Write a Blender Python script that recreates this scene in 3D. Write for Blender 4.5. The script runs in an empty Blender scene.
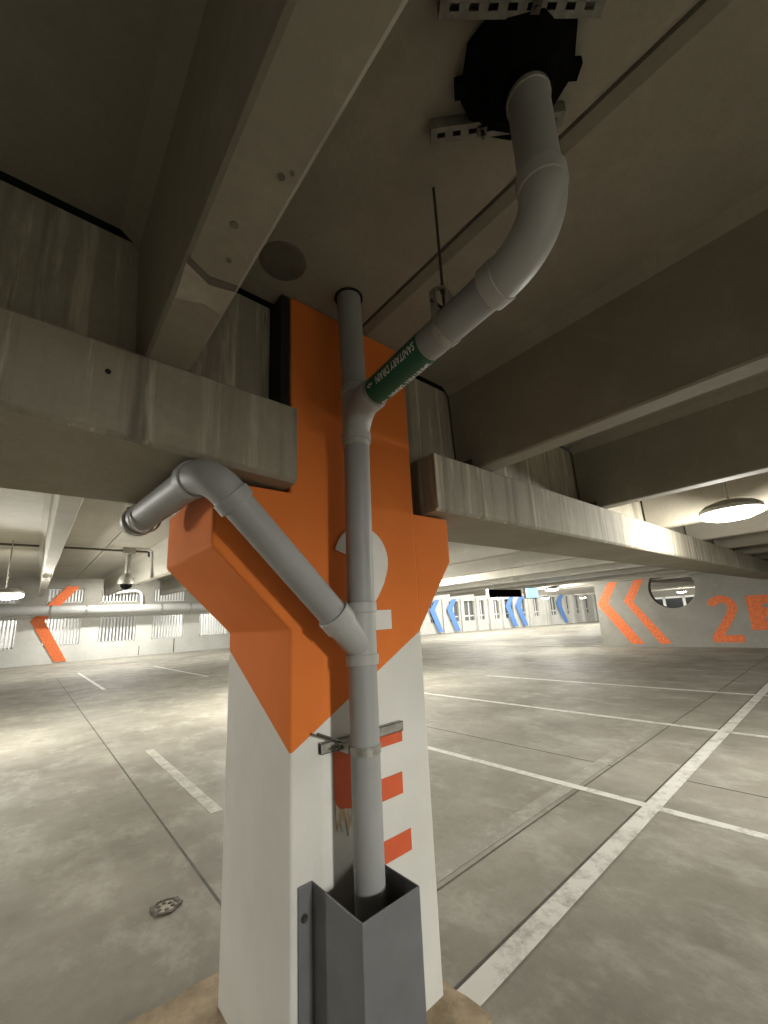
import bpy, bmesh, math, random
from mathutils import Vector, Matrix
random.seed(7)
scene = bpy.context.scene
C = scene.collection
PI = math.pi
# ------------------------------------------------------------------ camera, sky, exposure
SX, SY = -0.02745, -0.0525            # the parking deck slopes gently for drainage along both directions
def S(v):                              # level deck coordinates -> sloping deck (verticals stay vertical)
    return Vector((v[0], v[1], v[2] + SX*v[0] + SY*v[1]))
yaw, pitch, roll = math.radians(41.037), math.radians(11.962), math.radians(-2.730)
fw = Vector((math.sin(yaw)*math.cos(pitch), math.cos(yaw)*math.cos(pitch), math.sin(pitch)))
rt = Vector((math.cos(yaw), -math.sin(yaw), 0))
up = rt.cross(fw)
r2 = rt*math.cos(roll) + up*math.sin(roll)
u2 = -rt*math.sin(roll) + up*math.cos(roll)
cam_d = bpy.data.cameras.new('camera'); cam = bpy.data.objects.new('camera', cam_d); C.objects.link(cam)
cam_d.sensor_fit = 'HORIZONTAL'; cam_d.sensor_width = 36.0; cam_d.lens = 397.7/768*36.0
cam_d.clip_start = 0.02; cam_d.clip_end = 400
M = Matrix((r2, u2, -fw)).transposed().to_4x4(); M.translation = Vector((0, 0, 1.6))
cam.matrix_world = M
scene.camera = cam
scene.view_settings.view_transform = 'Standard'
scene.view_settings.look = 'None'
scene.view_settings.gamma = 1.0
scene.view_settings.use_curve_mapping = False
scene.view_settings.exposure = 0.85
w = bpy.data.worlds.new('world'); scene.world = w; w.use_nodes = True
w.node_tree.nodes['Background'].inputs[0].default_value = (1.0, 0.96, 0.86, 1)
w.node_tree.nodes['Background'].inputs[1].default_value = 0.09
LAMP_COL = (1.0, 0.975, 0.905)
#        x,    y,    z,   watts, shown
LAMPS = [(5.3, 0.70, 2.44, 22),
         (-0.43, 9.9, 2.43, 45),
         (16.3, 8.3, 2.43, 45),
         (19.5, 13.2, 2.43, 45),
         (26.4, 14.0, 2.43, 45),
         (34.0, 14.8, 2.43, 45),
         (32.0, 7.55, 2.25, 40)]
HIDDEN_LAMPS = [(8.0, 8.0, 2.4, 160), (1.12, -8.0, 2.44, 1150), (9.0, -4.6, 2.44, 250), (-5.5, 3.6, 2.44, 75), (-5.5, 9.5, 2.2, 750), (4.6, 9.0, 2.2, 400), (8, 14, 2.4, 160), (28.5, 6.0, 2.3, 120), (0, 41.6, 4.6, 260), (12, 41.6, 4.6, 260)]  # added fill, no fixtures; the strongest one is read off the pipe shadow
HIGH_FILLS = [(3, 27, 6.3, 380), (14, 27, 6.3, 450), (30, 22, 6.3, 800), (42, 16, 6.3, 700), (5, 36, 6.3, 600), (24, 20, 6.3, 500), (38, 22, 6.3, 350)]  # added unseen lamps that brighten the far walls and floor

# ------------------------------------------------------------------ materials
def newmat(name):
    m = bpy.data.materials.new(name); m.use_nodes = True
    nt = m.node_tree
    return m, nt, nt.nodes['Principled BSDF']
def N(nt, t, **kw):
    n = nt.nodes.new(t)
    for k, v in kw.items(): setattr(n, k, v)
    return n
def mathn(nt, op, a, b=None, clamp=False):
    n = N(nt, 'ShaderNodeMath', operation=op); n.use_clamp = clamp
    for i, v in enumerate((a, b)):
        if v is None: continue
        if isinstance(v, (int, float)): n.inputs[i].default_value = v
        else: nt.links.new(v, n.inputs[i])
    return n.outputs[0]
def mixc(nt, f, a, b):
    n = N(nt, 'ShaderNodeMix', data_type='RGBA')
    for i, v in ((0, f), (6, a), (7, b)):
        if isinstance(v, (int, float)): n.inputs[i].default_value = v
        elif isinstance(v, tuple): n.inputs[i].default_value = (*v[:3], 1)
        else: nt.links.new(v, n.inputs[i])
    return n.outputs[2]
def noise(nt, scale, detail=4, vec=None, rough=0.55, sc3=None):
    n = N(nt, 'ShaderNodeTexNoise'); n.inputs['Scale'].default_value = scale
    n.inputs['Detail'].default_value = detail; n.inputs['Roughness'].default_value = rough
    g = N(nt, 'ShaderNodeTexCoord') if vec is None else None
    src = g.outputs['Object'] if vec is None else vec
    if sc3:
        mp = N(nt, 'ShaderNodeMapping'); mp.inputs['Scale'].default_value = sc3
        nt.links.new(src, mp.inputs[0]); src = mp.outputs[0]
    nt.links.new(src, n.inputs['Vector'])
    return n.outputs['Fac']
def ramp(nt, f, a, b):
    n = N(nt, 'ShaderNodeMapRange'); n.inputs[1].default_value = a; n.inputs[2].default_value = b
    nt.links.new(f, n.inputs[0]); return n.outputs[0]
def bump(nt, bs, h, strength=0.2, dist=0.01):
    b = N(nt, 'ShaderNodeBump'); b.inputs['Strength'].default_value = strength; b.inputs['Distance'].default_value = dist
    nt.links.new(h, b.inputs['Height']); nt.links.new(b.outputs[0], bs.inputs['Normal'])
def plain(name, col, rough=0.5, metal=0.0, nz=0.0, nscale=20, bmp=0.0):
    m, nt, bs = newmat(name)
    bs.inputs['Roughness'].default_value = rough; bs.inputs['Metallic'].default_value = metal
    if nz or bmp:
        f = noise(nt, nscale)
        dk = tuple(c*(1-nz) for c in col); lt = tuple(min(1, c*(1+nz)) for c in col)
        nt.links.new(mixc(nt, ramp(nt, f, .3, .7), dk, lt), bs.inputs['Base Color'])
        if bmp: bump(nt, bs, f, bmp, .004)
    else: bs.inputs['Base Color'].default_value = (*col, 1)
    return m
def concrete(name, dk, lt, stain=None, streak=0.0, rough=.8, blot=.9, pit=.35):
    m, nt, bs = newmat(name); bs.inputs['Roughness'].default_value = rough
    a = ramp(nt, noise(nt, blot, 6), .3, .7)
    col = mixc(nt, a, dk, lt)
    fine = noise(nt, 38, 5, rough=.7)
    col = mixc(nt, mathn(nt, 'MULTIPLY', ramp(nt, fine, .45, .75), .3), col, tuple(c*.72 for c in dk))
    mid = ramp(nt, noise(nt, 5, 6, rough=.7), .5, .72)
    col = mixc(nt, mathn(nt, 'MULTIPLY', mid, .35), col, tuple(c*1.25 for c in lt))
    if streak:
        msk = ramp(nt, noise(nt, 1, 3, sc3=(1.6, 1.6, .4)), .30, .46)
        s1 = ramp(nt, noise(nt, 1, 5, sc3=(11, 11, .55), rough=.65), .50, .70)
        s2 = ramp(nt, noise(nt, 1, 5, sc3=(17, 17, 1.0), rough=.7), .54, .70)
        col = mixc(nt, mathn(nt, 'MULTIPLY', mathn(nt, 'MULTIPLY', s1, streak), msk), col, tuple(c*.42 for c in dk))
        col = mixc(nt, mathn(nt, 'MULTIPLY', mathn(nt, 'MULTIPLY', s2, streak), msk), col, tuple(min(.9, c*1.7) for c in lt))
    nt.links.new(col, bs.inputs['Base Color'])
    bump(nt, bs, fine, pit, .004)
    return m
M_floor, nt, bs = newmat('floor_concrete'); bs.inputs['Roughness'].default_value = .62
bs.inputs['Specular IOR Level'].default_value = .12
a = ramp(nt, noise(nt, .75, 9, rough=.7), .34, .66)
col = mixc(nt, a, (.20, .187, .153), (.345, .327, .278))
b_ = ramp(nt, noise(nt, 2.4, 8, rough=.75, sc3=(1, .6, 1)), .5, .75)
col = mixc(nt, mathn(nt, 'MULTIPLY', b_, .8), col, (.48, .465, .41))
c_ = ramp(nt, noise(nt, 1.3, 6, rough=.8), .55, .72)
col = mixc(nt, mathn(nt, 'MULTIPLY', c_, .5), col, (.2, .185, .15))
f_ = noise(nt, 60, 4, rough=.7)
col = mixc(nt, mathn(nt, 'MULTIPLY', ramp(nt, f_, .5, .8), .35), col, (.2, .185, .15))
nt.links.new(col, bs.inputs['Base Color']); bump(nt, bs, f_, .12, .003)

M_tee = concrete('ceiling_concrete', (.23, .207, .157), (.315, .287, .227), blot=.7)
M_tee_lit = concrete('lit_ceiling_concrete', (.36, .34, .29), (.46, .44, .38), blot=.6)  # same concrete, paler: lamp light on the far ceiling put into the colour
M_ledge = concrete('ledge_concrete', (.25, .225, .17), (.36, .33, .26), streak=.8)
M_soffit = concrete('soffit_concrete', (.25, .225, .17), (.35, .32, .25), blot=.8)
M_wall = concrete('wall_concrete', (.22, .21, .18), (.31, .30, .26), blot=.8)
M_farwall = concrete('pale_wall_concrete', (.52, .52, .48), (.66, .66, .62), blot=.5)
M_patch = concrete('dark_patch', (.10, .09, .07), (.15, .135, .105), blot=8)
M_patch2 = concrete('pale_patch', (.30, .27, .21), (.46, .42, .34), blot=6)
M_mortar = concrete('mortar', (.20, .145, .08), (.50, .39, .25), blot=7, pit=.9)
M_joint = plain('joint_sealant', (.085, .078, .06), .8, nz=.4, nscale=8)
M_black = plain('black_plastic', (.003, .003, .003), .9)
M_black.node_tree.nodes['Principled BSDF'].inputs['Specular IOR Level'].default_value = .08
M_void = plain('dark_gap', (.012, .011, .009), .95)
M_pvc = plain('grey_pvc', (.30, .305, .295), .52, nz=.10, nscale=4)
M_pvc2 = plain('pale_grey_pvc', (.38, .38, .365), .5, nz=.08, nscale=5)
M_green = plain('green_vinyl', (.0, .085, .043), .4)
M_white = plain('white_ink', (.72, .72, .69), .5)
M_strut = plain('dull_zinc_steel', (.20, .19, .16), .5, .3, nz=.25, nscale=30)
M_galv = plain('galvanised_steel', (.36, .35, .31), .45, .6, nz=.25, nscale=30)
M_dsteel = plain('dark_steel', (.10, .09, .075), .5, .7)
M_guard = plain('grey_steel_paint', (.155, .16, .165), .5, .15, nz=.12, nscale=6, bmp=.08)
M_redor = plain('red_orange_paint', (.60, .10, .03), .6, nz=.08, nscale=10)
M_wallor = plain('orange_wall_paint', (.72, .165, .045), .65, nz=.22, nscale=14)
M_blue = plain('blue_paint', (.12, .26, .62), .6)
M_wpaint = plain('white_digit_paint', (.68, .67, .62), .6, nz=.05, nscale=10)
M_barw = plain('white_bar_paint', (.78, .78, .75), .5)
M_glass = plain('dark_glazing', (.02, .022, .025), .15)
def wornmat(name, col, lo, hi, base=(.29, .272, .226)):
    m, nt, bs = newmat(name); bs.inputs['Roughness'].default_value = .6
    f = ramp(nt, noise(nt, 5.5, 9, rough=.78), lo, hi)
    nt.links.new(mixc(nt, f, base, col), bs.inputs['Base Color'])
    return m
M_line = wornmat('worn_line_paint', (.66, .65, .60), .32, .52)
M_ghost = wornmat('ghost_line_paint', (.42, .405, .36), .48, .70, (.265, .25, .207))
def emit(name, col, s):
    m, nt, bs = newmat(name); bs.inputs['Base Color'].default_value = (*col, 1)
    bs.inputs['Emission Color'].default_value = (*col, 1); bs.inputs['Emission Strength'].default_value = s
    return m
M_lamp = emit('lamp_lens', (1.0, .97, .88), 9)
M_bluelit = emit('blue_lit_sign', (.28, .52, 1.0), 1.3)
# column: white below, orange above a slanting edge that folds round the corner
COLX0, COLX1, COLY0, COLY1 = .782, 1.520, 1.50, 2.17
m, nt, bs = newmat('column_paint'); M_col = m; bs.inputs['Roughness'].default_value = .8; bs.inputs['Specular IOR Level'].default_value = .07
tc = N(nt, 'ShaderNodeTexCoord'); sp = N(nt, 'ShaderNodeSeparateXYZ'); nt.links.new(tc.outputs['Object'], sp.inputs[0])
x, y, z = sp.outputs
dz = mathn(nt, 'ADD', z, mathn(nt, 'ADD', mathn(nt, 'MULTIPLY', x, -SX), mathn(nt, 'MULTIPLY', y, -SY)))
edge = mathn(nt, 'ADD', mathn(nt, 'MULTIPLY', mathn(nt, 'ADD', x, y), .555), 1.135)
msk = ramp(nt, mathn(nt, 'SUBTRACT', dz, edge), -.0015, .0015)
wn = ramp(nt, noise(nt, 2.5, 6), .3, .7)
white = mixc(nt, wn, (.60, .595, .545), (.68, .675, .63))
orange = mixc(nt, wn, (.64, .172, .036), (.72, .20, .046))
nt.links.new(mixc(nt, msk, white, orange), bs.inputs['Base Color'])
bump(nt, bs, noise(nt, 45, 5, rough=.7), .22, .004)
# peeling remains of the letter's stem
m, nt, bs = newmat('peeled_paint'); M_peel = m; bs.inputs['Roughness'].default_value = .75
f = ramp(nt, noise(nt, 1, 6, sc3=(60, 60, 9), rough=.7), .46, .56)
nt.links.new(mixc(nt, f, (.50, .36, .20), (.62, .60, .55)), bs.inputs['Base Color'])

# ------------------------------------------------------------------ mesh helpers
class MB:
    def __init__(s): s.v, s.f, s.m = [], [], []
    def add(s, vs, fs, mi=0):
        o = len(s.v); s.v += [Vector(v) for v in vs]
        for f in fs: s.f.append([i+o for i in f]); s.m.append(mi)
        return s
    def box(s, x0, x1, y0, y1, z0, z1, mi=0):
        vs = [(a, b, c) for c in (z0, z1) for b in (y0, y1) for a in (x0, x1)]
        return s.add(vs, [(0,2,3,1),(4,5,7,6),(0,1,5,4),(2,6,7,3),(0,4,6,2),(1,3,7,5)], mi)
    def obox(s, c, ax, ay, az, mi=0):              # centre and three half-axes
        c, ax, ay, az = map(Vector, (c, ax, ay, az))
        vs = [c+i*ax+j*ay+k*az for k in (-1, 1) for j in (-1, 1) for i in (-1, 1)]
        return s.add(vs, [(0,2,3,1),(4,5,7,6),(0,1,5,4),(2,6,7,3),(0,4,6,2),(1,3,7,5)], mi)
    def prism(s, poly, fn, a, b, mi=0):            # poly 2d; fn(u, v, t) -> 3d
        n = len(poly)
        vs = [fn(u, v, a) for u, v in poly] + [fn(u, v, b) for u, v in poly]
        fs = [list(range(n))[::-1], list(range(n, 2*n))] + [(i, (i+1) % n, n+(i+1) % n, n+i) for i in range(n)]
        return s.add(vs, fs, mi)
    def tube(s, pts, r, seg=28, cap=True, mi=0):
        pts = [Vector(p) for p in pts]; n = len(pts)
        rr = r if isinstance(r, (list, tuple)) else [r]*n
        t0 = (pts[1]-pts[0]).normalized()
        a = t0.orthogonal().normalized(); rings = []; pt = t0
        for i, p in enumerate(pts):
            t = ((pts[min(i+1, n-1)]-pts[i]).normalized() + (pts[i]-pts[max(i-1, 0)]).normalized())
            t = t.normalized() if t.length > 1e-6 else pt
            a = (a - t*a.dot(t)).normalized(); b = t.cross(a); pt = t
            rings.append([p + rr[i]*(math.cos(2*PI*k/seg)*a + math.sin(2*PI*k/seg)*b) for k in range(seg)])
        vs = [v for q in rings for v in q]
        fs = [(i*seg+k, i*seg+(k+1) % seg, (i+1)*seg+(k+1) % seg, (i+1)*seg+k) for i in range(n-1) for k in range(seg)]
        if cap: fs += [list(range(seg))[::-1], list(range((n-1)*seg, n*seg))]
        return s.add(vs, fs, mi)
    def collar(s, p, d, r0, r1, L, seg=32, mi=0):  # hollow sleeve centred at p along d
        p, d = Vector(p), Vector(d).normalized(); a = d.orthogonal().normalized(); b = d.cross(a)
        prof = [(r0, -L/2), (r1-.002, -L/2), (r1, -L/2+.002), (r1, L/2-.002), (r1-.002, L/2), (r0, L/2)]; m = len(prof)
        vs = [p + d*h + r*(math.cos(2*PI*k/seg)*a+math.sin(2*PI*k/seg)*b) for k in range(seg) for r, h in prof]
        fs = [(k*m+i, ((k+1) % seg)*m+i, ((k+1) % seg)*m+(i+1) % m, k*m+(i+1) % m) for k in range(seg) for i in range(m)]
        return s.add(vs, fs, mi)
    def torus(s, p, d, R, r, seg=36, k2=10, mi=0):
        p, d = Vector(p), Vector(d).normalized(); a = d.orthogonal().normalized(); b = d.cross(a); vs = []
        for i in range(seg):
            e = math.cos(2*PI*i/seg)*a + math.sin(2*PI*i/seg)*b
            for j in range(k2): vs.append(p + e*(R+r*math.cos(2*PI*j/k2)) + d*r*math.sin(2*PI*j/k2))
        return s.add(vs, [(i*k2+j, ((i+1) % seg)*k2+j, ((i+1) % seg)*k2+(j+1) % k2, i*k2+(j+1) % k2) for i in range(seg) for j in range(k2)], mi)
    def lathe(s, p, prof, seg=32, mi=0):           # (r, z) about the vertical through p
        p = Vector(p); m = len(prof)
        vs = [p + Vector((r*math.cos(2*PI*k/seg), r*math.sin(2*PI*k/seg), h)) for k in range(seg) for r, h in prof]
        fs = [(k*m+i, ((k+1) % seg)*m+i, ((k+1) % seg)*m+i+1, k*m+i+1) for k in range(seg) for i in range(m-1)]
        fs += [[k*m for k in range(seg)][::-1], [k*m+m-1 for k in range(seg)]]
        return s.add(vs, fs, mi)
    def ribbon(s, pts, wd, fn, a, b, mi=0):        # flat stroke of width wd extruded a..b
        P = [Vector(p) for p in pts]; L, R = [], []
        for i in range(len(P)):
            t = (P[min(i+1, len(P)-1)]-P[max(i-1, 0)]).normalized(); n = Vector((-t.y, t.x))
            w_ = wd[i] if isinstance(wd, (list, tuple)) else wd
            L.append(P[i]+n*w_/2); R.append(P[i]-n*w_/2)
        for i in range(len(P)-1):
            s.prism([L[i], L[i+1], R[i+1], R[i]], fn, a, b, mi)
        return s
    def build(s, name, mats, parent=None, smooth=0, bevel=0, seg=2, flat_space=False, under=False):
        me = bpy.data.meshes.new(name); off = parent['_o'] if parent is not None else (0, 0, 0)
        off = Vector(off)
        me.from_pydata([(v if flat_space else S(v)) - off for v in s.v], [], s.f)
        mats = mats if isinstance(mats, (list, tuple)) else [mats]
        for q in mats: me.materials.append(q)
        for p, i in zip(me.polygons, s.m): p.material_index = i
        if under:
            for p in me.polygons:
                if max(me.vertices[i].co.z for i in p.vertices) - min(me.vertices[i].co.z for i in p.vertices) < 1.3 and abs(p.normal.z) > .9 and p.center.z < .2: p.material_index = 1
        bm = bmesh.new(); bm.from_mesh(me)
        bmesh.ops.recalc_face_normals(bm, faces=bm.faces)
        if smooth:
            for f in bm.faces: f.smooth = True
            for e in bm.edges:
                if len(e.link_faces) == 2 and e.calc_face_angle(0) > math.radians(smooth): e.smooth = False
        bm.to_mesh(me); bm.free()
        o = bpy.data.objects.new(name, me); C.objects.link(o)
        if parent is not None: o.parent = parent
        if bevel:
            b = o.modifiers.new('bevel', 'BEVEL'); b.width = bevel; b.segments = seg; b.limit_method = 'ANGLE'; b.angle_limit = math.radians(35)
        o['_o'] = tuple(off)
        return o
def tag(o, label, cat, group=None):
    o['label'] = label; o['category'] = cat
    if group: o['group'] = group
    return o
def thing(name, label, cat, loc, group=None):
    o = bpy.data.objects.new(name, None); C.objects.link(o); o.location = S(loc); o['_o'] = tuple(S(loc))
    o.empty_display_size = .1
    return tag(o, label, cat, group)
def struct(o): o['kind'] = 'structure'; return o
def arc(c, r, a0, a1, n): return [(c[0]+r*math.cos(math.radians(a0+(a1-a0)*i/n)), c[1]+r*math.sin(math.radians(a0+(a1-a0)*i/n))) for i in range(n+1)]
def text_mesh(body, size):
    cu = bpy.data.curves.new('lettering', 'FONT'); cu.body = body; cu.size = size; cu.resolution_u = 3; cu.offset = size*.018
    o = bpy.data.objects.new('lettering', cu); C.objects.link(o)
    dg = bpy.context.evaluated_depsgraph_get(); me = bpy.data.meshes.new_from_object(o.evaluated_get(dg))
    bm = bmesh.new(); bm.from_mesh(me); bmesh.ops.triangulate(bm, faces=bm.faces)
    bmesh.ops.subdivide_edges(bm, edges=[e for e in bm.edges if e.calc_length() > size*.25], cuts=2)
    vs = [v.co.copy() for v in bm.verts]; bm.verts.index_update(); fs = [[v.index for v in f.verts] for f in bm.faces]
    bm.free(); bpy.data.objects.remove(o); bpy.data.meshes.remove(me); bpy.data.curves.remove(cu)
    return vs, fs

# ------------------------------------------------------------------ floor
floor = struct(MB().box(-24, 75, -22, 62, -.25, 0).build('floor', M_floor)); floor['_o'] = (0, 0, 0)
def line(x0, x1, y0, y1, mat=M_line, name='painted_line', h=.003):
    MB().box(x0, x1, y0, y1, .0005, h).build(name, mat, floor)
line(3.95, 4.04, -4.2, 7.0); line(6.69, 6.78, -4.2, 7.0); line(9.43, 9.52, -4.2, 7.0, M_line)
line(12.2, 12.3, -4.2, 7.0, M_ghost)
line(1.2, 17.9, 1.37, 1.485, h=.0042)
line(2.0, 7.5, 2.05, 2.19, M_ghost, h=.0022)
line(1.40, 1.51, 4.2, 7.1, wornmat('faded_line_paint', (.50, .485, .43), .36, .58, (.265, .25, .207)))
line(1.90, 2.0, 16.3, 26); line(5.05, 5.16, 16.2, 25); line(8.6, 8.7, 16.2, 25)
for a0 in (3.5, 6.4, 9.3): line(18.6, 18.72, a0, a0+1.5)
def joint(x0, x1, y0, y1): MB().box(x0, x1, y0, y1, .0004, .002).build('floor_joint', M_joint, floor)
joint(1.65, 18, 1.998, 2.01); joint(1.3, 18, 1.494, 1.506)
joint(4.72, 4.732, 2.0, 12); joint(4.745, 4.757, -6, 1.40); joint(1.03, 1.045, 2.36, 24)
joint(18.25, 18.30, 7.5, 26)
# ragged mortar apron round the column foot
pts = []
for (ax, ay), (bx, by) in (((.46, 1.30), (1.585, 1.29)), ((1.585, 1.29), (1.555, 2.33)), ((1.555, 2.33), (.46, 2.36)), ((.46, 2.36), (.46, 1.30))):
    for i in range(14):
        t = i/14; pts.append((ax+(bx-ax)*t+random.uniform(-.012, .012), ay+(by-ay)*t+random.uniform(-.012, .012)))
MB().prism(pts, lambda u, v, t: (u, v, t), .0006, .016).build('mortar_patch', M_mortar, floor)
# little round drain
dr = thing('floor_drain', 'small dark crusted round drain in the floor left of the column', 'drain', (.785, 3.10, 0))
mb = MB()
for i in range(26):
    an = i*2*PI/26; rr = .072+random.uniform(-.006, .006); q = random.uniform(.012, .019)
    mb.lathe((.785+rr*math.cos(an), 3.10+rr*math.sin(an), .0008), [(q*.3, 0), (q, .0005), (q*.8, .004+random.random()*.003), (q*.3, .007)], 8)
mb.build('rim', M_patch, dr)
mb = MB(); mb.lathe((.785, 3.10, .0006), [(.01, 0), (.068, 0), (.066, .002), (.01, .003)], 24)
mb.build('grate', M_patch2, dr)
mb = MB()
for i in range(6):
    an = i*PI/3+.4; mb.lathe((.785+.036*math.cos(an)+random.uniform(-.008, .008), 3.10+.036*math.sin(an), .003), [(.003, 0), (.014, 0), (.010, .004), (.003, .005)], 9)
mb.build('crust', M_patch, dr)

# ------------------------------------------------------------------ ceilings: ribbed precast tees
def tee_profile(cx, half, zt=3.13):
    st = .935; p = [(-half, zt+.11), (-half, zt+.012), (-half+.02, zt)]
    for sx in (-st, st):
        p += [(sx-.165, zt), (sx-.108, zt-.05), (sx-.07, 2.512), (sx-.062, 2.506), (sx+.062, 2.506), (sx+.07, 2.512), (sx+.108, zt-.05), (sx+.165, zt)]
    p += [(half-.02, zt), (half, zt+.012), (half, zt+.11)]
    return [(cx+u, v) for u, v in p], st
def make_tee(cx, y0, y1, rise=0.0, half=1.862, mat=None):
    mat = mat or M_tee
    prof, st = tee_profile(cx, half)
    def fn(u, v, t): return (u, t, v + rise*(t-1.87) if rise else v)
    z = 3.13
    base = [(cx-half, z+.11), (cx-half, z+.03), (cx-half+.008, z+.022), (cx-half+.032, z), (cx+half-.032, z), (cx+half-.008, z+.022), (cx+half, z+.03), (cx+half, z+.11)]
    o = struct(MB().prism(base, fn, y0, y1).build('ceiling', mat)); o['_o'] = (0, 0, 0)
    for sx in (-st, st):
        q = [(cx+sx-.165, z+.001), (cx+sx-.10, z-.05), (cx+sx-.072, 2.516), (cx+sx-.062, 2.506), (cx+sx+.062, 2.506), (cx+sx+.072, 2.516), (cx+sx+.10, z-.05), (cx+sx+.165, z+.001)]
        MB().prism(q, fn, y0, y1).build('rib', mat, o)
    return o
NEAR = {}
for k in range(-4, 5):
    NEAR[k] = make_tee(-.665 + 3.74*k, -19.0, 1.600)
BACK = {}
for k in range(-4, 12):
    cx = -.82 + 3.70*k
    if k <= 1: BACK[k] = make_tee(cx, 1.875, 18.2, .037, 1.842, M_tee_lit)
    else: BACK[k] = make_tee(cx, 1.875, 12.6, 0.0, 1.842, M_tee_lit)
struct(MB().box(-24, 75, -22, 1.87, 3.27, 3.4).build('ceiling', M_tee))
struct(MB().box(4.74, 75, 1.87, 12.6, 3.27, 3.4).build('ceiling', M_tee_lit))
struct(MB().prism([(1.87, 3.27), (18.2, 3.27+.037*16.33), (18.2, 3.4+.037*16.33), (1.87, 3.4)], lambda u, v, t: (t, u, v), -24, 4.73).build('ceiling', M_tee_lit))          # topping slab above the tees
struct(MB().box(-24, 75, 12.6, 62, 6.6, 6.8).build('ceiling', M_tee))            # high roof over the far ramp
struct(MB().box(-24, 75, -22, -21.8, 0, 3.3).build('wall_blocker_near', M_wall))  # unseen wall added to block sky light behind the camera
struct(MB().box(-24.2, -24, -22, 1.5, 0, 3.3).build('wall_blocker_left', M_wall))  # unseen side wall, added to keep sky light out at near left
struct(MB().box(4.75, 75, 12.65, 12.85, 3.27, 6.6).build('wall_upper', M_wall))
struct(MB().box(-24, 4.7, 12.5, 18.4, 6.3, 6.4).build('ceiling', M_tee))
# patches and marks on the near ceiling
MB().lathe((.668, 1.356, 3.1265), [(.02, 0), (.085, -.0005), (.098, .001), (.1, .004)], 26).build('round_patch', M_patch, NEAR[0])
MB().prism([(.203, .95), (.27, .985), (.335, .97), (.33, 1.075), (.28, 1.06), (.21, 1.085)], lambda u, v, t: (u, v, t), 2.5035, 2.5065).build('repair_patch', M_patch2, NEAR[0])
MB().prism([(.201, .925), (.262, .958), (.333, .945), (.333, .968), (.27, .984), (.203, .949)], lambda u, v, t: (u, v, t), 2.5038, 2.5065).build('repair_patch', M_patch, NEAR[0])
for (u, v, r_) in ((.30, .62, .008), (.315, .60, .005), (.262, .78, .009), (.285, .88, .007)):
    MB().lathe((u, v, 2.504), [(.001, 0), (r_, 0), (r_, .003)], 12).build('pock_mark', M_patch, NEAR[0])

# ------------------------------------------------------------------ ledge beams left and right of the column
def girder(x0, x1, w0, w1, label):
    t = thing('ledge_beam', label, 'beam', ((x0+x1)/2, 1.725, 2.166))
    c = .018
    prof = [(1.41, 2.166+c), (1.41+c, 2.166), (2.035-c, 2.166), (2.035, 2.166+c), (2.035, 2.50), (1.41+.006, 2.50), (1.41, 2.494)]
    mb = MB(); xs = [x0, x1] if x0 > 0 else [x0, -.55, .1, x1]; n = len(prof)
    for xq in xs:
        d = min(1.316, .766-xq)/.93 if x0 < 0 else 0
        mb.v += [Vector((xq, u, v+(.058*d if v < 2.3 and u < 1.5 else .018*d if v > 2.4 and u < 1.5 else 0))) for u, v in prof]
    for k in range(len(xs)-1):
        for i in range(n): mb.f.append((k*n+i, k*n+(i+1) % n, (k+1)*n+(i+1) % n, (k+1)*n+i)); mb.m.append(0)
    mb.f += [list(range(n)), list(range((len(xs)-1)*n, len(xs)*n))]; mb.m += [0, 0]
    mb.build('ledge', [M_ledge, M_soffit], t, bevel=.008, under=True)
    MB().prism([(1.622, 2.498), (1.83, 2.498), (1.83, 3.12), (1.622, 3.12)], lambda u, v, q: (q, u, v), w0, w1).build('web', M_ledge, t, bevel=.008)
    return t
gl = girder(-21, .766, -21, .735, 'streaky grey concrete ledge beam resting on the left corbel of the orange column')
gr = girder(1.62, 18.3, 1.545, 18.3, 'streaky grey concrete ledge beam running from the right corbel to the chevron wall')
MB().box(.738, .779, 1.512, 1.70, 2.51, 3.122).build('gap_strip', M_void, gl)  # dark strip in the gap between web and column
a = MB(); a.tube([(.10, 1.4085, 2.412), (.10, 1.4125, 2.412)], .0085, 14); a.build('tie_hole', M_void, gl)
# dark backing strip in the slot between ceiling and web, above the beams
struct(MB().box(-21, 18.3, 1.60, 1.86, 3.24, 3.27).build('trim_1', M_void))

# ------------------------------------------------------------------ column
LC = (COLX0, COLY0, 0)
col = thing('column', 'white square concrete column with orange painted top and a white digit 2', 'column', LC)
g0, g1, gd = .966, 1.135, .012
sil = [(COLX0, .001), (COLX1, .001), (COLX1, 3.125), (COLX0, 3.125), (COLX0, 2.155), (.465, 2.155), (.465, 1.905), (COLX0, 1.585)]
MB().prism(sil, lambda u, v, t: (u, t, v), COLY0, COLY1).build('shaft', M_col, col, bevel=.010)
f3 = lambda y: (lambda u, v, t: (u, t, v))
MB().prism([(COLX1-.004, 2.155), (COLX1-.004, 1.535), (1.80, 1.905), (1.80, 2.155)], lambda u, v, t: (u, t, v), COLY0+.006, 2.15).build('corbel', M_col, col, bevel=.008)
for x0, x1 in ((.50, .75), (1.64, 1.78)): MB().box(x0, x1, 1.56, 2.0, 2.1545, 2.1655).build('bearing_pad', M_black, col)
fy = lambda u, v, t: (u, t, v)
# the digit
mb = MB(); P = arc((1.155, 1.885), .105, 168, -22, 22)
P += [(1.235, 1.80), (1.20, 1.745), (1.14, 1.68), (1.09, 1.62)]
mb.ribbon(P, .105, fy, 1.4965, 1.4995)
mb.prism([(1.005, 1.56), (1.318, 1.56), (1.318, 1.65), (1.005, 1.65)], fy, 1.4963, 1.4994)
mb.build('painted_digit', M_wpaint, col)
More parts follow.
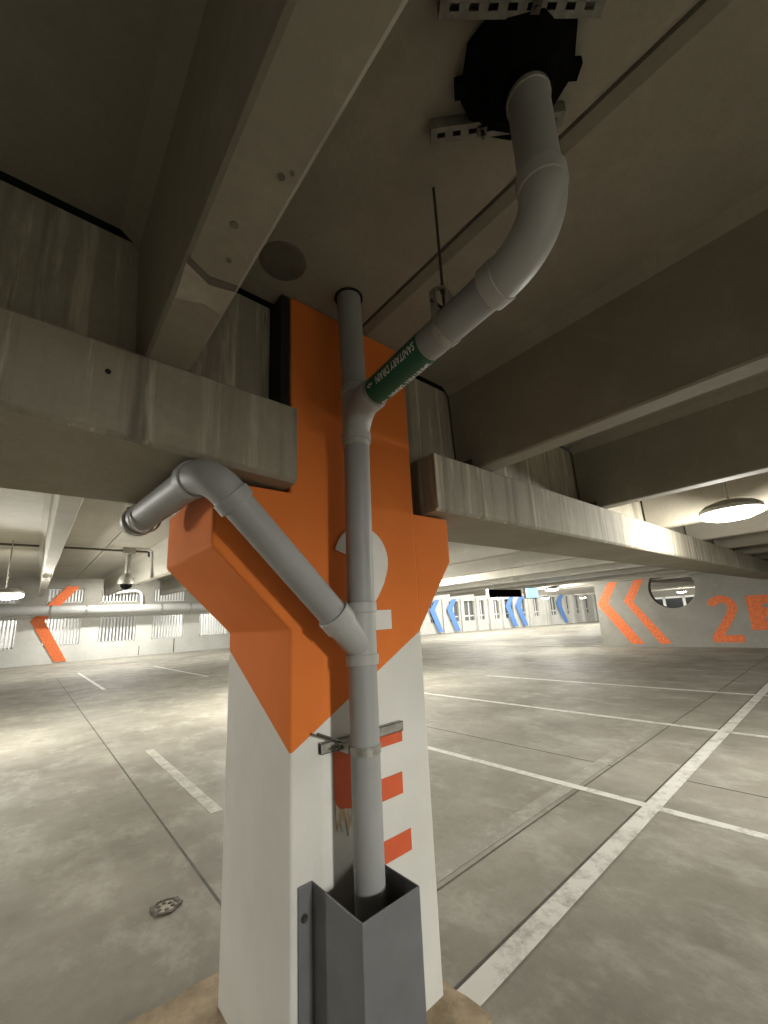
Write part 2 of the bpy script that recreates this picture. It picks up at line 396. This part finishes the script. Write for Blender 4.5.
# the letter below it, half of it worn off the groove
mb = MB()
for (x1, z0, z1) in ((1.349, 1.06, 1.142), (1.338, .850, .936), (1.373, .617, .700)):
    mb.prism([(1.10, z0), (x1, z0), (x1, z1), (1.10, z1)], fy, 1.4966, 1.4995)
mb.prism([(.974, .93), (.984, .905), (1.0, .89), (1.02, .885), (1.06, .875), (1.11, .87), (1.11, 1.142), (.974, 1.142)], fy, 1.4968, 1.4994)
mb.build('painted_letter', M_redor, col)
mb = MB(); q = [(.976, .93), (.978, .85)]
for i in range(9): q.append((.984+i*.013, .80+(.045 if i % 2 else 0)+random.uniform(-.02, .02)))
q += [(1.10, .93)]
mb.prism(q, fy, 1.4972, 1.4997).build('peeling_paint', M_peel, col)

# ------------------------------------------------------------------ steel pipe guard
gd_ = thing('pipe_guard', 'dark grey bent steel guard around the foot of the drain pipe', 'guard', (1.0, 1.33, 0.014))
th = .006; X0, X1, Y0, Y1, ZT = .866, 1.119, 1.19, 1.4985, .699
prof = [(X0-.055, Y1-th), (X0-.0, Y1-th), (X0, Y0), (X1, Y0), (X1, Y1-th), (X1+.055, Y1-th), (X1+.055, Y1), (X1-th, Y1), (X1-th, Y0+th), (X0+th, Y0+th), (X0+th, Y1), (X0-.055, Y1)]
o = MB().prism(prof, lambda u, v, t: (u, v, t), .016, ZT).build('plate', M_guard, gd_, bevel=.003)
for bx in (X0-.032, X1+.032):
    for bz in (.60, .20):
        mb = MB(); mb.tube([(bx, Y1-th-.0095, bz), (bx, Y1-th, bz)], .0095, 6); mb.tube([(bx, Y1-th-.003, bz), (bx, Y1-th+.0005, bz)], .014, 16)
        mb.build('anchor_bolt', M_dsteel, gd_, smooth=40)

# ------------------------------------------------------------------ drain pipe run
PX, PY, R_ = 1.022, 1.35, .0572
pipe = thing('drain_pipe', 'grey plastic drain pipe with two branches running down the column front', 'pipe', (PX, PY, .02))
def part(name, mb, mat=M_pvc, sm=40): return mb.build(name, mat, pipe, smooth=sm)
part('riser', MB().tube([(PX, PY, .02), (PX, PY, 1.45)], R_, 40))
part('riser', MB().tube([(PX, PY, 1.655), (PX+.004, PY, 2.0), (PX+.008, PY, 2.43)], R_, 40))
part('riser', MB().tube([(PX+.006, PY, 2.62), (PX-.01, PY, 3.14)], R_, 40))
MB().lathe((PX-.010, PY, 3.1235), [(.05, .002), (.068, 0), (.070, .004), (.05, .004)], 30).build('ceiling_hole', M_void, pipe)
# lower wye
mb = MB(); mb.tube([(PX, PY, 1.437), (PX, PY, 1.675)], .0605, 40)
s2 = math.sqrt(.5); bd = Vector((-s2, 0, s2)); b0 = Vector((PX, PY, 1.502))
mb.tube([b0, b0+bd*.195], .0605, 40)
mb.collar((PX, PY, 1.455), (0, 0, 1), .05, .0665, .042); mb.collar((PX, PY, 1.657), (0, 0, 1), .05, .0665, .042)
mb.collar(b0+bd*.165, bd, .05, .068, .06)
part('wye_fitting', mb, M_pvc2)
# 45 degree branch and its elbow under the left beam
e0 = b0+bd*.18; e1 = Vector((.475, PY, 1.502+PX-.475)); dirY = Vector((-.137, .99, .03)).normalized()
part('branch_pipe', MB().tube([e0, e1], R_, 40))
K = e1 + bd*.105                                     # corner of the elbow
ea, eb = K - bd*.10, K + dirY*.10
bez = [(1-t)**2*ea + 2*t*(1-t)*(K*.92 + (ea+eb)*.04) + t*t*eb for t in [i/14 for i in range(15)]]
mb = MB(); mb.tube([ea-bd*.03] + bez + [eb+dirY*.03], .0615, 40)
mb.collar(ea-bd*.022, bd, .05, .0675, .045); mb.collar(eb+dirY*.022, dirY, .05, .0675, .045)
part('elbow', mb, M_pvc)
part('cross_pipe', MB().tube([eb, Vector((.303, 2.01, 2.0865))], R_, 40))
part('end_cap', MB().tube([Vector((.304, 2.0, 2.0862)), Vector((.3015, 2.02, 2.0868)), Vector((.301, 2.025, 2.087))], [.064, .064, .058], 40), M_pvc2)
# upper sanitary tee, near-level branch, elbow and drop from the ceiling drain
def hp(y): t = (y-.50)/(1.2-.50); return Vector((.943+(1.004-.943)*t, y, 2.546-.012*t))
ua, ub, uc = hp(1.20), Vector((PX+.006, PY, 2.535)), Vector((PX+.006, PY, 2.36))
cur = [(1-t)**2*ua + 2*t*(1-t)*ub + t*t*uc for t in [i/12 for i in range(13)]]
mb = MB(); mb.tube([(PX+.007, PY, 2.385), (PX+.007, PY, 2.65)], .0605, 40); mb.tube([hp(1.17)] + cur, .0605, 40)
mb.collar((PX+.007, PY, 2.405), (0, 0, 1), .05, .0665, .042); mb.collar((PX+.006, PY, 2.63), (0, 0, 1), .05, .0645, .03)
mb.collar(hp(1.205), hp(1.2)-hp(.6), .05, .0665, .05)
part('sanitary_tee', mb, M_pvc2)
part('branch_pipe', MB().tube([hp(.52), hp(1.19)], R_, 40))
dx = Vector((.928, .352, 0)); ha = Vector((.928, .352, 2.70)); hb = hp(.52); hk = Vector((.928, .352, 2.548))
cur = [(1-t)**3*ha + 3*t*(1-t)**2*(ha*.4+hk*.6) + 3*t*t*(1-t)*(hb*.4+hk*.6) + t**3*hb for t in [i/16 for i in range(17)]]
mb = MB(); mb.tube([ha+Vector((0, 0, .03))] + cur + [hp(.55)], .062, 40)
mb.collar(ha+Vector((0, 0, .015)), (0, 0, 1), .05, .0665, .045); mb.collar(hp(.53), hp(1.2)-hp(.6), .05, .0665, .05)
part('elbow', mb, M_pvc2)
part('drop_pipe', MB().tube([ha, Vector((.928, .352, 3.03))], R_, 40))
# green pipe marker with its lettering
rm = R_+.0012
mk = MB().tube([hp(.835), hp(1.158)], rm, 44, cap=False).build('pipe_marker', M_green, pipe, smooth=40)
mk['label'] = 'green pipe marker lettered SANITARY DRAIN with an arrow'
vs, fs = text_mesh('SANITARY DRAIN', .043)
wid = max(v.x for v in vs); ax = (hp(1.2)-hp(.6)).normalized()
def wrap(vx, vy, th0):
    t = .852 + vx; th = th0 + vy/rm; c = hp(t)
    return c + Vector((math.cos(th), 0, math.sin(th)))*(rm+.0008)
for th0 in (math.radians(178), math.radians(277), math.radians(60)):
    sc = .238/wid; mb = MB()
    mb.add([wrap(v.x*sc, v.y, th0) for v in vs], fs)
    lo = mb.build('lettering', M_white, mk); mb = MB()
    aw = [(.262, .009), (.280, .009), (.280, .001), (.300, .0125), (.280, .024), (.280, .016), (.262, .016)]
    mb.add([wrap(a_, b_, th0) for a_, b_ in aw], [(0, 1, 5, 6), (5, 1, 2, 3, 4)])
    mb.build('flow_arrow', M_white, mk)

# ------------------------------------------------------------------ clamp that ties the riser to the column
ct = thing('pipe_clamp', 'steel strut clamp strapping the drain pipe to the column', 'clamp', (PX, 1.48, 1.12))
za = 1.150
# channel: three walls
mb = MB(); cx0, cx1 = .902, 1.338; yb, yf = 1.499, 1.474; zt, zb = za+.0005, za-.040
mb.box(cx0, cx1, yb-.003, yb, zb, zt); mb.box(cx0, cx1, yf, yb, zt-.003, zt); mb.box(cx0, cx1, yf, yb, zb, zb+.003)
mb.box(cx0, cx1, yf, yf+.003, zb, zt)
mb.build('channel', M_galv, ct)
mb = MB(); th = []
for i in range(29):
    an = math.radians(52 - 284*i/28); th.append(Vector((PX+math.cos(an)*(R_+.002), PY+math.sin(an)*(R_+.002), za-.020)))
for i in range(28):
    d = (th[i+1]-th[i]).normalized(); nrm = Vector((-d.y, d.x, 0))
    mb.obox((th[i]+th[i+1])/2, d*(th[i+1]-th[i]).length*.55, nrm*.0015, (0, 0, .015))
for sx in (-1, 1): mb.box(PX+sx*.052-.003, PX+sx*.052+.003, PY+.035, yf+.004, za-.035, za-.005)
mb.build('strap', M_galv, ct)
for sx in (-1, 1):
    mb = MB(); mb.tube([(PX+sx*.045, PY+.083, za-.02), (PX+sx*.088, PY+.083, za-.02)], .005, 10); mb.tube([(PX+sx*.062, PY+.083, za-.02), (PX+sx*.074, PY+.083, za-.02)], .012, 6)
    mb.build('bolt', M_dsteel, ct, smooth=40)
mb = MB(); mb.tube([(.868, 1.445, za+.046), (.985, 1.455, za-.008)], .006, 10); mb.build('threaded_rod', M_dsteel, ct, smooth=40)

# ------------------------------------------------------------------ hangers
hy = .742; hc = hp(hy)
h = thing('pipe_hanger', 'clevis hanger on a threaded rod holding the upper branch pipe', 'hanger', (hc.x, hy, 3.128))
hx = Vector((1, 0, 0))
mb = MB(); mb.collar(hc, hp(1.2)-hp(.6), R_+.001, R_+.004, .03)
for sx in (-1, 1): mb.box(hc.x+sx*(R_-.002)-.002, hc.x+sx*(R_-.002)+.002, hy-.014, hy+.014, hc.z+.005, hc.z+.125)
for a_, b_ in (((-R_+.002, .123), (-.014, .152)), ((-.016, .152), (.016, .152)), ((.014, .152), (R_-.002, .123))):
    p0 = Vector((hc.x+a_[0], hy, hc.z+a_[1])); p1 = Vector((hc.x+b_[0], hy, hc.z+b_[1])); d = p1-p0
    mb.obox((p0+p1)/2, d/2, (0, .014, 0), Vector((-d.z, 0, d.x)).normalized()*.002)
mb.build('clevis', M_galv, h)
mb = MB(); mb.tube([(hc.x, hy, hc.z+.09), (hc.x, hy, 3.1295)], .0052, 10); mb.build('rod', M_dsteel, h, smooth=40)
mb = MB(); mb.tube([(hc.x, hy, hc.z+.154), (hc.x, hy, hc.z+.163)], .0105, 6); mb.tube([(hc.x, hy, hc.z+.141), (hc.x, hy, hc.z+.150)], .0105, 6); mb.build('nut', M_dsteel, h)
mb = MB(); mb.tube([(hc.x-R_-.012, hy, hc.z+.076), (hc.x+R_+.012, hy, hc.z+.076)], .005, 10); mb.build('cross_bolt', M_dsteel, h, smooth=40)
h = thing('pipe_hanger', 'small ring hanger under the left beam at the pipe end', 'hanger', (.30, 1.99, 2.164))
mb = MB()
for yy in (1.915, 1.99):
    c = Vector((.296-.137*(yy-2.06), yy, 2.088-.03*(2.06-yy))); mb.collar(c, dirY, R_+.001, R_+.009, .010)
    c0 = c
mb.build('ring', M_galv, h)
mb = MB(); mb.tube([(.302, 2.0, 2.140), (.302, 2.0, 2.1665)], .005, 10); mb.box(.285, .319, 1.95, 2.04, 2.146, 2.152); mb.build('rod', M_dsteel, h)
mb = MB(); mb.tube([(.262, 2.03, 2.142), (.285, 2.03, 2.152)], .007, 8); mb.build('bolt', M_dsteel, h)

# ------------------------------------------------------------------ floor-drain body in the ceiling and its slotted channels
fd = thing('ceiling_drain', 'black drain body hanging in the ceiling above the upper pipe', 'drain', (.905, .362, 3.128))
MB().lathe((.905, .362, 3.128), [(.05, 0), (.152, 0), (.165, -.006), (.165, -.03), (.15, -.036), (.12, -.05), (.085, -.085), (.05, -.09)], 9).build('flange', M_black, fd)
MB().tube([(.928, .352, 3.06), (.928, .352, 3.025)], [.075, .068], 32).build('hub', M_black, fd, smooth=40)
for an in (130, 318, 225):
    a_ = math.radians(an); c = Vector((.905+.157*math.cos(a_), .362+.157*math.sin(a_), 3.105))
    mb = MB(); mb.obox(c, (.022*math.cos(a_), .022*math.sin(a_), 0), (-.02*math.sin(a_), .02*math.cos(a_), 0), (0, 0, .014)); mb.build('lug', M_black, fd)
mb = MB(); mb.collar((.928, .352, 3.012), (0, 0, 1), .056, .0615, .016); mb.build('hose_clamp', M_galv, fd)
def strut(p0, p1, z, label):
    p0, p1 = Vector((*p0, 0)), Vector((*p1, 0)); d = (p1-p0).normalized(); n = Vector((-d.y, d.x, 0)); L = (p1-p0).length
    t = thing('slotted_channel', label, 'channel', ((p0.x+p1.x)/2, (p0.y+p1.y)/2, z+.04), 'slotted channels at the ceiling drain')
    c = (p0+p1)/2; mb = MB(); hw = .0205
    # web with real slots: two rails and the bridges between them
    ns = int(L/.05); sl = .025
    for s_ in (-1, 1):
        mb.obox(c+n*s_*.0138+Vector((0, 0, z)), d*L/2, n*.0068, (0, 0, .0013))
        mb.obox(c+n*s_*hw+Vector((0, 0, z+.019)), d*L/2, n*.0013, (0, 0, .0205))
        mb.obox(c+n*s_*.0155+Vector((0, 0, z+.0385)), d*L/2, n*.005, (0, 0, .0013))
    for i in range(ns+1):
        ctr = -L/2 + (L-ns*.05)/2 + i*.05
        a0, a1 = max(-L/2, ctr-(.05-sl)/2), min(L/2, ctr+(.05-sl)/2)
        if a1 > a0: mb.obox(c+d*(a0+a1)/2+Vector((0, 0, z)), d*(a1-a0)/2, n*.0095, (0, 0, .0013))
    mb.build('channel', M_strut, t)
    return t, c, d, n
t1, c1, d1, n1 = strut((.625, .412), (.955, .142), 3.088, 'slotted steel channel across the ceiling on the near side of the black drain')
mb = MB(); q = c1+d1*.035; mb.tube([q+Vector((0, 0, 3.072)), q+Vector((0, 0, 3.127))], .006, 10); mb.obox(q+Vector((0, 0, 3.085)), d1*.012, n1*.012, (0, 0, .003)); mb.build('bolt', M_dsteel, t1)
t2, c2, d2, n2 = strut((.812, .618), (1.108, .325), 3.088, 'slotted steel channel across the ceiling between the black drain and the hanger')
mb = MB(); q = c2+d2*-.045; mb.tube([q+Vector((0, 0, 3.055)), q+Vector((0, 0, 3.127))], .006, 10); mb.obox(q+Vector((0, 0, 3.083)), d2*.014, n2*.012, (0, 0, .004)); mb.build('bolt', M_dsteel, t2)

# small steel bearing clips where the ribs meet the right ledge
for cx, lab in ((2.02, 'small rusty steel clip on the right ledge beside the first ceiling rib'), (3.89, 'small rusty steel clip on the right ledge beside the second ceiling rib')):
    t = thing('steel_clip', lab, 'clip', (cx, 1.46, 2.5005), 'steel clips on the right ledge')
    mb = MB(); mb.box(cx-.03, cx+.028, 1.425, 1.5, 2.5005, 2.507); mb.box(cx-.03, cx-.024, 1.425, 1.5, 2.507, 2.55); mb.build('plate', M_dsteel, t)
    mb = MB(); mb.tube([(cx, 1.45, 2.507), (cx, 1.45, 2.528)], .012, 6); mb.build('nut', M_dsteel, t)

# ------------------------------------------------------------------ chevron wall on the right with its round opening
WX = 18.30; hy_, hz_, hr = 4.63, 2.16, .76
def ring_wall():
    mb = MB(); y0, y1, z0, z1 = -12.0, 7.42, 0.0, 3.14; n = 48
    inner = [(hy_+hr*math.cos(2*PI*i/n), hz_+hr*math.sin(2*PI*i/n)) for i in range(n)]
    S0, S1 = hy_-hr-.2, hy_+hr+.2; T0, T1 = hz_-hr-.1, hz_+hr+.1
    outer = []
    for i in range(n):
        c, s_ = math.cos(2*PI*i/n), math.sin(2*PI*i/n)
        k = min((S1-hy_)/abs(c) if abs(c) > 1e-6 else 1e9, (T1-hz_)/abs(s_) if abs(s_) > 1e-6 else 1e9)
        outer.append((hy_+k*c, hz_+k*s_))
    # include the four corners by snapping the nearest points
    for cy, cz in ((S0, T0), (S0, T1), (S1, T0), (S1, T1)):
        j = min(range(n), key=lambda i: (outer[i][0]-cy)**2+(outer[i][1]-cz)**2); outer[j] = (cy, cz)
    for xx in (WX, WX+.30):
        for i in range(n):
            j = (i+1) % n
            mb.add([(xx, *inner[i]), (xx, *inner[j]), (xx, *outer[j]), (xx, *outer[i])], [(0, 1, 2, 3)])
    for i in range(n):
        j = (i+1) % n; mb.add([(WX, *inner[i]), (WX, *inner[j]), (WX+.3, *inner[j]), (WX+.3, *inner[i])], [(0, 1, 2, 3)])
    mb.box(WX, WX+.3, y0, S0, z0, z1); mb.box(WX, WX+.3, S1, y1, z0, z1)
    mb.box(WX, WX+.3, S0, S1, z0, T0); mb.box(WX, WX+.3, S0, S1, T1, z1)
    return mb.build('wall_right', M_wall)
wr = struct(ring_wall()); wr['_o'] = (0, 0, 0)
fx = lambda u, v, t: (t, u, v)
for base in (((6.62, 2.93), (6.30, 2.90), (6.96, 1.755), (5.84, .11), (6.30, .11), (7.40, 1.71)), ((5.66, 2.86), (5.36, 2.82), (6.0, 1.73), (4.92, .13), (5.30, .11), (6.34, 1.79))):
    a_, b_, c_, d_, e_, g_ = base
    MB().prism([a_, b_, c_, g_], fx, WX-.004, WX-.0005).prism([g_, c_, d_, e_], fx, WX-.004, WX-.0005).build('painted_chevron', M_wallor, wr)
mb = MB(); P = arc((3.24, 1.34), .29, 22, 200, 22)        # y grows to the left in the picture
P = [(3.24+(.29)*math.cos(math.radians(a_)), 1.34+.29*math.sin(math.radians(a_))) for a_ in range(15, 216, 9)]
P += [(3.10, .98), (3.28, .70), (3.52, .36)]
mb.ribbon(P, .25, fx, WX-.004, WX-.0005)
mb.prism([(3.66, .17), (2.80, .17), (2.80, .41), (3.66, .41)], fx, WX-.0042, WX-.0005)
mb.build('painted_digit', M_wallor, wr)
mb = MB(); e0_, e1_ = 2.56, 1.66
mb.prism([(e0_, .56), (2.16, .56), (2.16, 1.68), (e0_, 1.68)], fx, WX-.004, WX-.0005)
for z0, z1 in ((.56, .84), (.97, 1.27), (1.40, 1.68)): mb.prism([(2.17, z0), (e1_, z0), (e1_, z1), (2.17, z1)], fx, WX-.004, WX-.0005)
mb.build('painted_letter', M_wallor, wr)
# far side seen through the round opening: a wall with dark white-framed glazing
wb = struct(MB().box(36, 36.3, 3, 12, 0, 3.1).build('wall_beyond', M_wall)); wb['_o'] = (0, 0, 0)
for i, yy in enumerate((7.2, 8.45, 9.7)):
    wo = struct(MB().box(35.9, 36, yy, yy+1.15, 1.2, 1.95).build('window_%d' % (20+i), M_glass)); wo['_o'] = (0, 0, 0)
    mb = MB()
    for q in (yy-.05, yy+1.12): mb.box(35.85, 35.99, q, q+.09, 1.1, 2.05)
    mb.box(35.85, 35.99, yy, yy+1.2, 1.08, 1.22); mb.box(35.85, 35.99, yy, yy+1.2, 1.93, 2.07)
    mb.build('window_frame', M_barw, wo)

# ------------------------------------------------------------------ far wall on the left, double height with barred openings
FY = 40.0
ops = [(-6.9, -4.6), (-3.25, -.92), (.66, 2.84), (4.03, 6.6), (7.80, 10.3), (11.66, 14.15), (15.4, 17.9), (19.2, 21.7)]
mb = MB(); xs = [-14]+[v for o_ in ops for v in o_]+[26]
for z0, z1 in ((-.3, 1.25), (3.3, 4.2)): mb.box(-14, 26, FY, FY+.3, z0, z1)
for i in range(0, len(xs), 2): mb.box(xs[i], xs[i+1], FY, FY+.3, 1.25, 3.3)
m2 = MB(); m2.box(-14, 26, FY, FY+.3, 5.5, 6.7); m2.box(-14, 26, FY, FY+.3, 4.2, 4.4)
for i in range(0, len(xs), 2): m2.box(xs[i], xs[i+1], FY, FY+.3, 4.4, 5.5)
wu = struct(m2.build('wall_far_upper', M_wall)); wu['_o'] = (0, 0, 0)
wf = struct(mb.build('wall_far', M_farwall)); wf['_o'] = (0, 0, 0)
M_out = plain('pale_panel', (.42, .43, .43), .8)
k = 0
for (a_, b_) in ops:
    for z0, z1 in ((1.25, 3.3), (4.4, 5.5)):
        k += 1; mb = MB()
        mb.box(a_, b_, FY+.12, FY+.2, z0, z0+.07); mb.box(a_, b_, FY+.12, FY+.2, z1-.07, z1)
        nb = 11
        for i in range(nb): q = a_+(b_-a_)*(i+.3)/nb; mb.box(q, q+.10, FY+.12, FY+.2, z0, z1)
        wo = struct(mb.build('window_%d' % k, M_barw)); wo['_o'] = (0, 0, 0)
MB().box(9.55, 9.62, FY-.012, FY-.001, .05, 1.2).build('wall_joint', M_joint, wf)
MB().box(6.9, 6.95, FY-.012, FY-.001, .05, .8).build('wall_joint', M_joint, wf)
struct(MB().box(-16, 34, FY+3, FY+3.2, -1, 7).build('wall_outer', M_out))
# fat pale pipe running along it
fp = thing('service_pipe', 'fat pale horizontal pipe running along the far barred wall', 'pipe', (4, FY-.5, 3.75))
MB().tube([(-14, FY-.85, 3.80), (25, FY-.85, 3.76)], .36, 20).build('barrel', M_pvc2, fp, smooth=40)
for q in (-5.5, .9, 3.05, 8.2, 10.5, 15): 
    mb = MB(); mb.collar((q, FY-.85, 3.79), (1, 0, 0), .355, .40, .12); mb.box(q-.06, q+.06, FY-.50, FY-.001, 3.72, 3.84); mb.build('bracket', M_galv, fp)
cp = thing('bent_pipe', 'white bent pipe rising above the fat pipe on the far wall', 'pipe', (6.8, FY-.3, 4.1))
q = [(4.9, FY-.3, 5.15), (6.3, FY-.3, 5.30)] + [(6.3+.5*math.sin(math.radians(a_)), FY-.3, 4.80+.5*math.cos(math.radians(a_))) for a_ in range(10, 91, 16)] + [(6.82, FY-.3, 4.14)]
MB().tube(q, .11, 14).build('barrel', M_barw, cp, smooth=40)
for qx, qz in ((5.2, 5.19), (6.82, 4.5)): 
    mb = MB(); mb.box(qx-.16, qx+.16, FY-.32, FY, qz-.05, qz+.05); mb.build('clip', M_galv, cp)
oc = thing('chevron_panel', 'orange chevron panel fixed across the far wall openings at left', 'panel', (.5, FY-.02, .1))
mb = MB(); yk = lambda u, v, t: (u, t, v)
mb.prism([(-.19, 3.10), (.62, 3.10), (2.18, .10), (1.45, .10)], yk, FY-.06, FY-.01)
mb.build('lower_arm', M_wallor, oc)
MB().prism([(-.19, 3.10), (.62, 3.10), (2.55, 5.66), (1.75, 5.68)], yk, FY-.06, FY-.01).build('upper_arm', M_wallor, oc)

# ------------------------------------------------------------------ far wall on the right: white piers, dark openings and blue chevrons
A0 = Vector((29.57, 29.24, 0)); tv = Vector((.946, -.323, 0)).normalized(); nv = Vector((tv.y, -tv.x, 0)) * -1
nv = Vector((-tv.y, tv.x, 0))                             # away from the camera
fr = lambda u, v, t: A0 + tv*u + nv*t + Vector((0, 0, v))
wins = [(1.2, 1.75), (3.5, 4.6), (5.3, 6.55), (7.15, 7.85), (9.1, 9.8), (10.6, 11.7), (12.6, 13.4), (14.6, 15.3), (17.1, 17.95), (19.4, 19.95), (20.9, 21.5), (22.4, 23.1), (24.4, 25.2), (26.5, 27.4), (29, 30), (32, 33), (35, 36)]
mb = MB(); xs = [-9]+[v for o_ in wins for v in o_]+[40]
mb.prism([(-9, -.3), (40, -.3), (40, 1.08), (-9, 1.08)], fr, 0, .4); mb.prism([(-9, 3.1), (40, 3.1), (40, 6.6), (-9, 6.6)], fr, 0, .4)
for i in range(0, len(xs), 2): mb.prism([(xs[i], 1.08), (xs[i+1], 1.08), (xs[i+1], 3.1), (xs[i], 3.1)], fr, 0, .4)
wq = struct(mb.build('wall_back', M_farwall)); wq['_o'] = (0, 0, 0)
for i, (a_, b_) in enumerate(wins):
    wo = struct(MB().prism([(a_, 1.08), (b_, 1.08), (b_, 3.1), (a_, 3.1)], fr, .25, .3).build('window_%d' % (30+i), plain('grey_opening', (.14, .145, .15), .6) if i == 0 else bpy.data.materials['grey_opening'])); wo['_o'] = (0, 0, 0)
    mid = a_+(b_-a_)*.55; mb = MB(); mb.prism([(mid-.05, 1.08), (mid+.05, 1.08), (mid+.05, 3.1), (mid-.05, 3.1)], fr, .2, .25)
    mb.prism([(a_, 1.5), (b_, 1.5), (b_, 1.62), (a_, 1.62)], fr, .2, .25); mb.build('window_bar', M_barw, wo)
# piers standing proud of it
for u in (2.75, 4.95, 6.9, 8.5, 10.2, 13.9, 16.4, 18.75, 20.4, 22.0, 24.0):
    struct(MB().prism([(u-.16, 0), (u+.16, 0), (u+.16, 3.4), (u-.16, 3.4)], fr, -.25, -.001).build('trim_2', M_farwall))
for i, (u, w_, lab) in enumerate(((1.9, .5, 'blue chevron panel on the far white wall, first to the right of the column'), (3.9, .55, 'blue chevron panel on the far white wall, second to the right of the column'), (11.3, .55, 'blue chevron panel on the far white wall below the black hanging sign'), (12.7, .55, 'blue chevron panel on the far white wall below the blue lit sign'), (18.6, .5, 'small blue chevron panel far along the white wall near the grey chevron wall'))):
    t = thing('chevron_panel', lab, 'panel', tuple(fr(u, .1, -.3)), 'blue chevrons on the far white wall')
    MB().prism([(u-.9, 2.35), (u-.8+w_, 2.35), (u+.2+w_*.6, .15), (u+.1-w_*.2, .15)], fr, -.34, -.27).build('lower_arm', M_blue, t)
    MB().prism([(u-.9, 2.35), (u-.8+w_, 2.35), (u-.1+w_*.8, 3.35), (u-.2, 3.35)], fr, -.34, -.27).build('upper_arm', M_blue, t)

# ------------------------------------------------------------------ lamps
def lamp_fixture(x, y, z, watts, label, top, r=.26):
    t = thing('ceiling_light', label, 'light', (x, y, z), 'round garage ceiling lights')
    MB().lathe((x, y, z), [(.02, .13), (.12, .13), (r*.8, .10), (r, .06), (r, .03), (r*.98, .025)], 32).build('housing', M_galv, t, smooth=40)
    MB().lathe((x, y, z), [(r*.96, .03), (r*.95, -.02), (r*.6, -.052), (.02, -.062)], 32).build('lens', M_lamp, t, smooth=40)
    if top > z+.14: MB().tube([(x, y, z+.125), (x, y, top)], .011, 12).build('stem', M_galv, t, smooth=40)
    ld = bpy.data.lights.new('lamp_light', 'POINT'); ld.energy = watts*4; ld.color = LAMP_COL; ld.shadow_soft_size = .1
    lo = bpy.data.objects.new('lamp_light', ld); C.objects.link(lo); lo.parent = t; lo.location = (0, 0, -.16)
LAB = ['bright round ceiling light above the right ledge beam', 'round ceiling light low at the far left edge of the garage', 'small round ceiling light right of the blue lit sign', 'far round ceiling light below the black hanging sign', 'far round ceiling light midway along the white wall', 'farthest round ceiling light beside the grey chevron wall', 'tiny ceiling light seen through the round hole in the chevron wall']
TOPS = [3.15, 3.13+.037*8, 3.13, 6.6, 6.6, 6.6, 3.13]
for (x, y, z, wt), lab, tp in zip(LAMPS, LAB, TOPS): lamp_fixture(x, y, z, wt, lab, tp)
for i, (x, y, z, wt) in enumerate(HIDDEN_LAMPS + HIGH_FILLS):  # lights without fixtures, mostly added fill
    kind = 'AREA' if z > 3 else 'POINT' if y > 7 else 'SPOT'
    ld = bpy.data.lights.new('unseen_lamp', kind); ld.energy = wt
    if kind == 'AREA': ld.shape = 'DISK'; ld.size = .6
    else: ld.shadow_soft_size = .35
    if kind == 'SPOT': ld.spot_size = math.radians(178); ld.spot_blend = .2
    ld.color = LAMP_COL
    lo = bpy.data.objects.new('unseen_lamp', ld); C.objects.link(lo); lo.location = S((x, y, z))

# ------------------------------------------------------------------ signs, camera and conduit under the far ceiling
sg = thing('hanging_sign', 'long black hanging sign under the ceiling beyond the column', 'sign', (10.45, 6.78, 2.16))
MB().box(9.62, 11.28, 6.74, 6.82, 2.06, 2.27).build('panel', M_black, sg, bevel=.01)
MB().box(9.60, 9.63, 6.735, 6.825, 2.05, 2.28).build('end_trim', M_galv, sg)
MB().box(11.27, 11.30, 6.735, 6.825, 2.05, 2.28).build('end_trim', M_galv, sg)
for q in (9.9, 11.0): MB().tube([(q, 6.78, 2.26), (q, 6.78, 3.13)], .012, 8).build('rod', M_galv, sg)
sb = thing('lit_sign', 'small blue lit sign hanging right of the long black sign', 'sign', (12.4, 7.0, 2.29))
for q in (12.05, 12.42): MB().box(q, q+.31, 6.98, 7.04, 2.04, 2.34).build('panel', M_bluelit, sb, bevel=.01)
MB().box(12.02, 12.76, 7.04, 7.10, 2.02, 2.36).build('case', M_dsteel, sb)
for q in (12.2, 12.6): MB().tube([(q, 7.07, 2.35), (q, 7.07, 3.13)], .012, 8).build('rod', M_galv, sb)
CY = 9.95; RZ = 3.13+.037*(CY-1.87)
cd = thing('conduit', 'thin steel conduit crossing the far ceiling to the dome camera', 'conduit', (.3, CY, RZ-.03))
def ctube(x0, x1): return MB().tube([(x0, CY, RZ-.07), (x1, CY, RZ-.07)], .022, 10)
ctube(-5.5, -1.95).build('run', M_dsteel, cd); ctube(-1.50, -.06).build('run', M_dsteel, cd); ctube(.29, 1.29).build('run', M_dsteel, cd)
MB().tube([(1.51, CY, RZ-.07), (1.74, CY, RZ-.07), (1.77, CY, RZ-.08), (1.78, CY, RZ-.17)], .022, 10).build('end_bend', M_dsteel, cd)
KX = 1.40
kam = thing('dome_camera', 'grey dome security camera hanging from the far ceiling left of the column', 'camera', (KX, CY, 2.55))
MB().box(KX-.11, KX+.11, CY-.1, CY+.1, RZ-.14, RZ-.006).build('junction_box', M_galv, kam)
MB().tube([(KX, CY, RZ-.12), (KX, CY, 2.84)], .05, 14).build('stem', M_galv, kam, smooth=40)
MB().lathe((KX, CY, 2.68), [(.02, .22), (.08, .20), (.14, .11), (.16, .04), (.16, -.02), (.12, -.025), (.02, -.025)], 24).build('housing', M_galv, kam, smooth=40)
MB().lathe((KX, CY, 2.655), [(.112, 0), (.10, -.05), (.06, -.09), (.01, -.105)], 20).build('dome', M_black, kam, smooth=60)

for o in bpy.data.objects:
    if '_o' in o: del o['_o']
